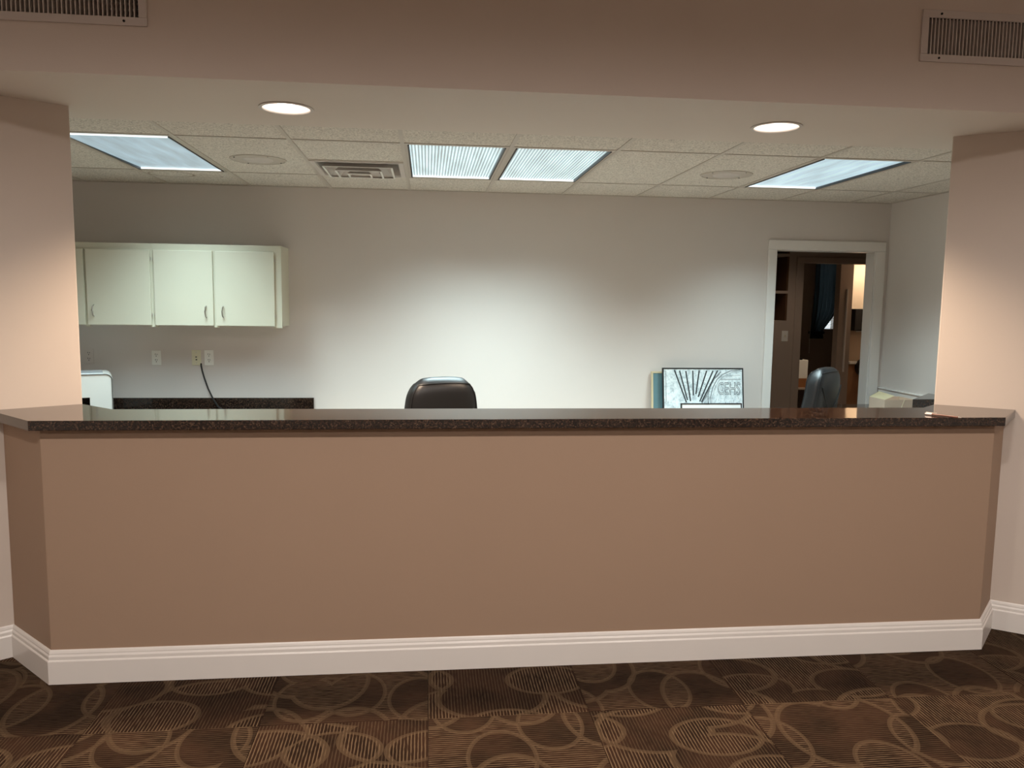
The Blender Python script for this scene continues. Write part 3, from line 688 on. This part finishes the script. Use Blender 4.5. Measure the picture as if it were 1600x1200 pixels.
struct('wall_hall_right', boxes((7.2, 7.32, YW, 11.0, -.008, 2.6), (XR+.13, 7.2, YW, YW+.12, -.008, 2.6)), M_HALL, 'dim side wall of the rear rooms')
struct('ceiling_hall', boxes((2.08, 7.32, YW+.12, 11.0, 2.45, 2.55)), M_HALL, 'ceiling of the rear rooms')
sh = thing('niche_shelf', 'dark wood shelving set into the hall wall beyond the doorway', 'shelf', ((nx0+nx1)/2, Y2+.2, nz0))
part('back_panel', boxes((nx0-.34, nx1-.005, Y2+.255, Y2+.268, nz0, nz1)), M_WOOD, sh)
part('side_panel', boxes((nx1-.022, nx1-.001, Y2+.002, Y2+.255, nz0, nz1)), M_WOOD, sh)
for v in (502.5, 456, 398):
    z = onY(1220, v, Y2).z; part('shelf_board', boxes((nx0-.34, nx1-.003, Y2-.004, Y2+.255, z-.018, z+.012)), M_HALL, sh)
bx = onY(1226, 525, Y2)
sw = thing('light_switch', 'pale light switch plate on the dim hall wall', 'light switch', (bx.x, Y2, bx.z))
obj('plate', boxes((-.036, .036, -.006, 0, -.058, .058)), M_PLASTIC, sw, bevel=.002); obj('toggle', boxes((-.005, .005, -.016, -.006, -.010, .012)), M_IVORY, sw)
dc2 = bpy.data.objects.new('trim_3', None); COL.objects.link(dc2); dc2['kind'] = 'structure'; dc2['label'] = 'painted casing around the inner hall doorway'; dc2.location = (OX0, Y2, 0)
part('casing_left', boxes((OX0-.085, OX0, Y2-.018, Y2, 0, OZ)), M_HALL, dc2, bevel=.004); part('casing_head', boxes((OX0-.085, OX1+.085, Y2-.018, Y2, OZ, OZ+.065)), M_HALL, dc2, bevel=.004); part('casing_right', boxes((OX1, OX1+.085, Y2-.018, Y2, 0, OZ)), M_HALL, dc2, bevel=.004)
# partition between the dark room and the washroom
YP = 8.78; pa, pb = onY(1311, 480, YP).x, onY(1331, 480, YP).x
struct('wall_partition', boxes((pa, pb, YP, YP+.11, -.008, 2.45)), M_HALL, 'narrow partition wall end seen through the inner doorway')
s0 = onY(1325, 470, YP-.03)
bm = boxes((-.007, .007, -.02, 0, onY(1318, 581, YP).z, onY(1327, 452, YP).z)); o = struct('trim_4', bm, M_TRIM, 'thin pale vertical strip on the partition end'); o.location = (s0.x, YP, 0)
YB = 9.25
M_BATH = wall_paint('paint_washroom', (.72, .58, .44, 1))
wx = onY(1324, 480, YB).x
struct('wall_washroom', boxes((wx, 7.2, YB, YB+.1, -.008, 2.45)), M_BATH, 'warm lit washroom wall')
q0, q1 = onY(1334.5, 486, YB-.1), onY(1352, 517, YB-.1)
r = thing('towel_dispenser', 'black paper towel dispenser on the warm lit wall', 'dispenser', ((q0.x+q1.x)/2+.06, YB, q1.z))
obj('body', boxes((-.16, .16, -.17, 0, 0, .27), bev=.015), M_BLACK, r); obj('label_plate', boxes((-.06, .06, -.173, -.169, .205, .235)), M_PLASTIC, r); obj('paper', boxes((-.11, .11, -.14, -.11, -.012, .002)), M_PLASTIC, r)
vz = onY(1335, 566, YB-.2).z
r = thing('vanity', 'brown wood vanity with pale ledge under the dispenser', 'vanity', (5.6, YB, 0))
part('ledge', boxes((wx, 6.6, YB-.12, YB-.002, vz-.03, vz)), M_TRIM, r, bevel=.003); part('cabinet_body', boxes((wx, 6.6, YB-.10, YB-.002, 0, vz-.03)), plain('vanity_brown', (.36, .19, .10, 1), .45, var=.15), r)
c0 = onY(1350, 574, YB-.12)
bm = B(); tube(bm, [(c0.x, YB-.10, c0.z), (c0.x, YB-.17, c0.z)], .115, 28); part('roll_holder', bm, M_BLACK, r, bevel=.008)
downlight(onY(1346, 450, YB).x+.05, YB-.44, 2.449, 'warm downlight over the washroom dispenser, out of view', 190, (1.0, .80, .58), 130, 'downlights in the washroom')
downlight(3.5, 7.35, 2.449, 'added dim downlight in the hall ceiling beyond the doorway, out of view', 42, (1.0, .82, .66), 140, 'added hall fill light')  # unseen lamp added to lift the dark hall
# far window with blinds and curtain
Y3 = 10.6; W0, W1, Z0_, Z1_ = 5.22, 5.86, 1.235, 2.25
W0 = onY(1278, 470, Y3).x; W1 = onY(1304.5, 500, Y3).x; Z0_ = onY(1300, 514, Y3).z
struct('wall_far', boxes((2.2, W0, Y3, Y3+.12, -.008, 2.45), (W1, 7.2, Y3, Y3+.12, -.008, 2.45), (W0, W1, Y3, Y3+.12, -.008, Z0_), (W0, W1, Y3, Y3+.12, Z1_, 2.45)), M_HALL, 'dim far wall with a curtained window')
win = bpy.data.objects.new('window_1', None); COL.objects.link(win); win['kind'] = 'structure'; win['label'] = 'bright window with white blinds in the dark far room'; win.location = ((W0+W1)/2, Y3, Z0_)
t = NT('window_glass'); t.base((1, 1, 1, 1)); t.rough(.02); t.b.inputs['Transmission Weight'].default_value = 1; t.b.inputs['IOR'].default_value = 1.02
part('pane', boxes((W0, W1, Y3+.08, Y3+.084, Z0_, Z1_)), t.m, win)
t = NT('blind_white'); t.base((.85, .85, .83, 1)); tr = t.t.nodes.new('ShaderNodeBsdfTranslucent'); tr.inputs[0].default_value = (.8, .82, .82, 1); mx = t.t.nodes.new('ShaderNodeMixShader'); mx.inputs[0].default_value = .5
t.link(t.b.outputs[0], mx.inputs[1]); t.link(tr.outputs[0], mx.inputs[2]); t.link(mx.outputs[0], t.out.inputs[0]); M_BLIND = t.m
part('window_frame', boxes((W0, W1, Y3+.06, Y3+.09, (Z0_+Z1_)/2-.02, (Z0_+Z1_)/2+.02)), M_TRIM, win)
bl = thing('window_blind', 'white slatted blind hanging in the far window', 'blind', ((W0+W1)/2, Y3+.03, Z1_))
me = None; n = int((Z1_-Z0_)/.024)
for k in range(n):
    if me is None:
        bm = B(); q = [bm.verts.new(p) for p in ((-(W1-W0)/2+.006, -.010, -.006), ((W1-W0)/2-.006, -.010, -.006), ((W1-W0)/2-.006, .010, .006), (-(W1-W0)/2+.006, .010, .006))]; bm.faces.new(q); bmesh.ops.solidify(bm, geom=bm.faces[:], thickness=.0015); o = obj('slat', bm, M_BLIND, bl); me = o.data
    else: o = obj('slat', me, None, bl)
    o.location.z = -(k+.5)*.024
t = NT('curtain_dark'); c = t.coord('Object'); t.base(t.mix(t.noise(c, 30, 2), (.006, .010, .012, 1), (.014, .022, .026, 1))); t.rough(.7)
tr = t.t.nodes.new('ShaderNodeBsdfTranslucent'); tr.inputs[0].default_value = (.06, .08, .085, 1); mx = t.t.nodes.new('ShaderNodeMixShader'); mx.inputs[0].default_value = .4
t.link(t.b.outputs[0], mx.inputs[1]); t.link(tr.outputs[0], mx.inputs[2]); t.link(mx.outputs[0], t.out.inputs[0]); M_CURT = t.m
YC = Y3-.09; bm = B(); rows = []
keys = [(385, 1279, 1313), (411, 1276, 1311.5), (450, 1274, 1310), (480, 1271, 1308), (495, 1269.5, 1301), (506, 1268.5, 1293), (515, 1267.5, 1286), (522, 1266, 1285), (529, 1265.5, 1286)]
def interp(v):
    for (a0, l0, r0), (a1, l1, r1) in zip(keys, keys[1:]):
        if a0 <= v <= a1: f = (v-a0)/(a1-a0); return l0+(l1-l0)*f, r0+(r1-r0)*f
nv, nu = 60, 72
for i in range(nv+1):
    v = 385+144*i/nv; l_, r_ = interp(v); row = []
    pl, pr = onY(l_, v, YC), onY(r_, v, YC); amp = .03*min(1, (pr.x-pl.x)/.2)
    for k in range(nu+1):
        f = k/nu; x = pl.x+(pr.x-pl.x)*f; row.append(bm.verts.new((x, YC+amp*math.sin(f*math.pi*2*5.5+.4), pl.z)))
    rows.append(row)
for i in range(nv):
    for k in range(nu): bm.faces.new((rows[i][k], rows[i][k+1], rows[i+1][k+1], rows[i+1][k]))
r = thing('curtain', 'dark curtain swept to one side across the far window', 'curtain', ((W0+W1)/2, YC, Z0_))
part('cloth', bm, M_CURT, r, smooth=True)
tz = onY(1285, 520, YC)
bm = boxes((tz.x-.19, tz.x+.01, YC-.04, YC+.04, tz.z-.015, tz.z+.02)); part('tie_back', bm, M_CURT, r)
bm = B(); tube(bm, [(W0-.1, YC, 2.33), (W1+.15, YC, 2.33)], .012, 10); part('rod', bm, M_BLACK, r)
bm = B()
for k in range(9):
    q = onY(1265+.1*k*-1, 530+k*2.6, YC-.03); lathe(bm, [(.001, q.z-.006), (.006, q.z), (.001, q.z+.006)], q.x, q.y, 8)
q = onY(1265, 530, YC-.03); tube(bm, [(q.x, q.y, q.z+.5), (q.x-.001, q.y, q.z-.2)], .0015, 6)
part('light_dots', bm, M_PLASTIC, r)  # white beads stand in for dots of light through the blind
# low table with carton, tray and white box in the far room
YT = 9.55; tz = onY(1250, 606, YT).z; xa_, xb_ = onY(1236, 600, YT).x-.25, onY(1268, 600, YT).x
r = thing('low_table', 'low table with pale edge in the dark far room', 'table', ((xa_+xb_)/2, YT+.2, 0))
part('table_top', boxes((xa_, xb_, YT, YT+.45, tz-.025, tz)), M_HALL, r, bevel=.002)
for x in (xa_+.03, xb_-.03):
    for y in (YT+.04, YT+.41): part('leg', boxes((x-.018, x+.018, y-.018, y+.018, 0, tz-.025)), M_WOOD, r)
tag(obj('storage_box', boxes((xa_+.02, xb_-.03, YT+.05, YT+.38, 0, .115), bev=.004), plain('orange_box', (.30, .12, .04, 1), .6), loc=(0, 0, tz)), 'orange-brown box on the low table in the far room', 'box')
wb = thing('desktop_printer', 'white box-shaped device stacked on the orange-brown box', 'printer', ((xa_+xb_)/2-.01, YT+.21, tz+.115))
hh = onY(1255, 563, YT).z-(tz+.115)
obj('body', boxes((-(xb_-xa_)/2+.03, (xb_-xa_)/2-.02, -.15, .15, 0, hh), bev=.008), M_PLASTIC, wb)
for dx in (-.1, .0, .12): obj('control', boxes((dx, dx+.05, -.14, -.06, hh, hh+.018)), M_BLACK, wb)
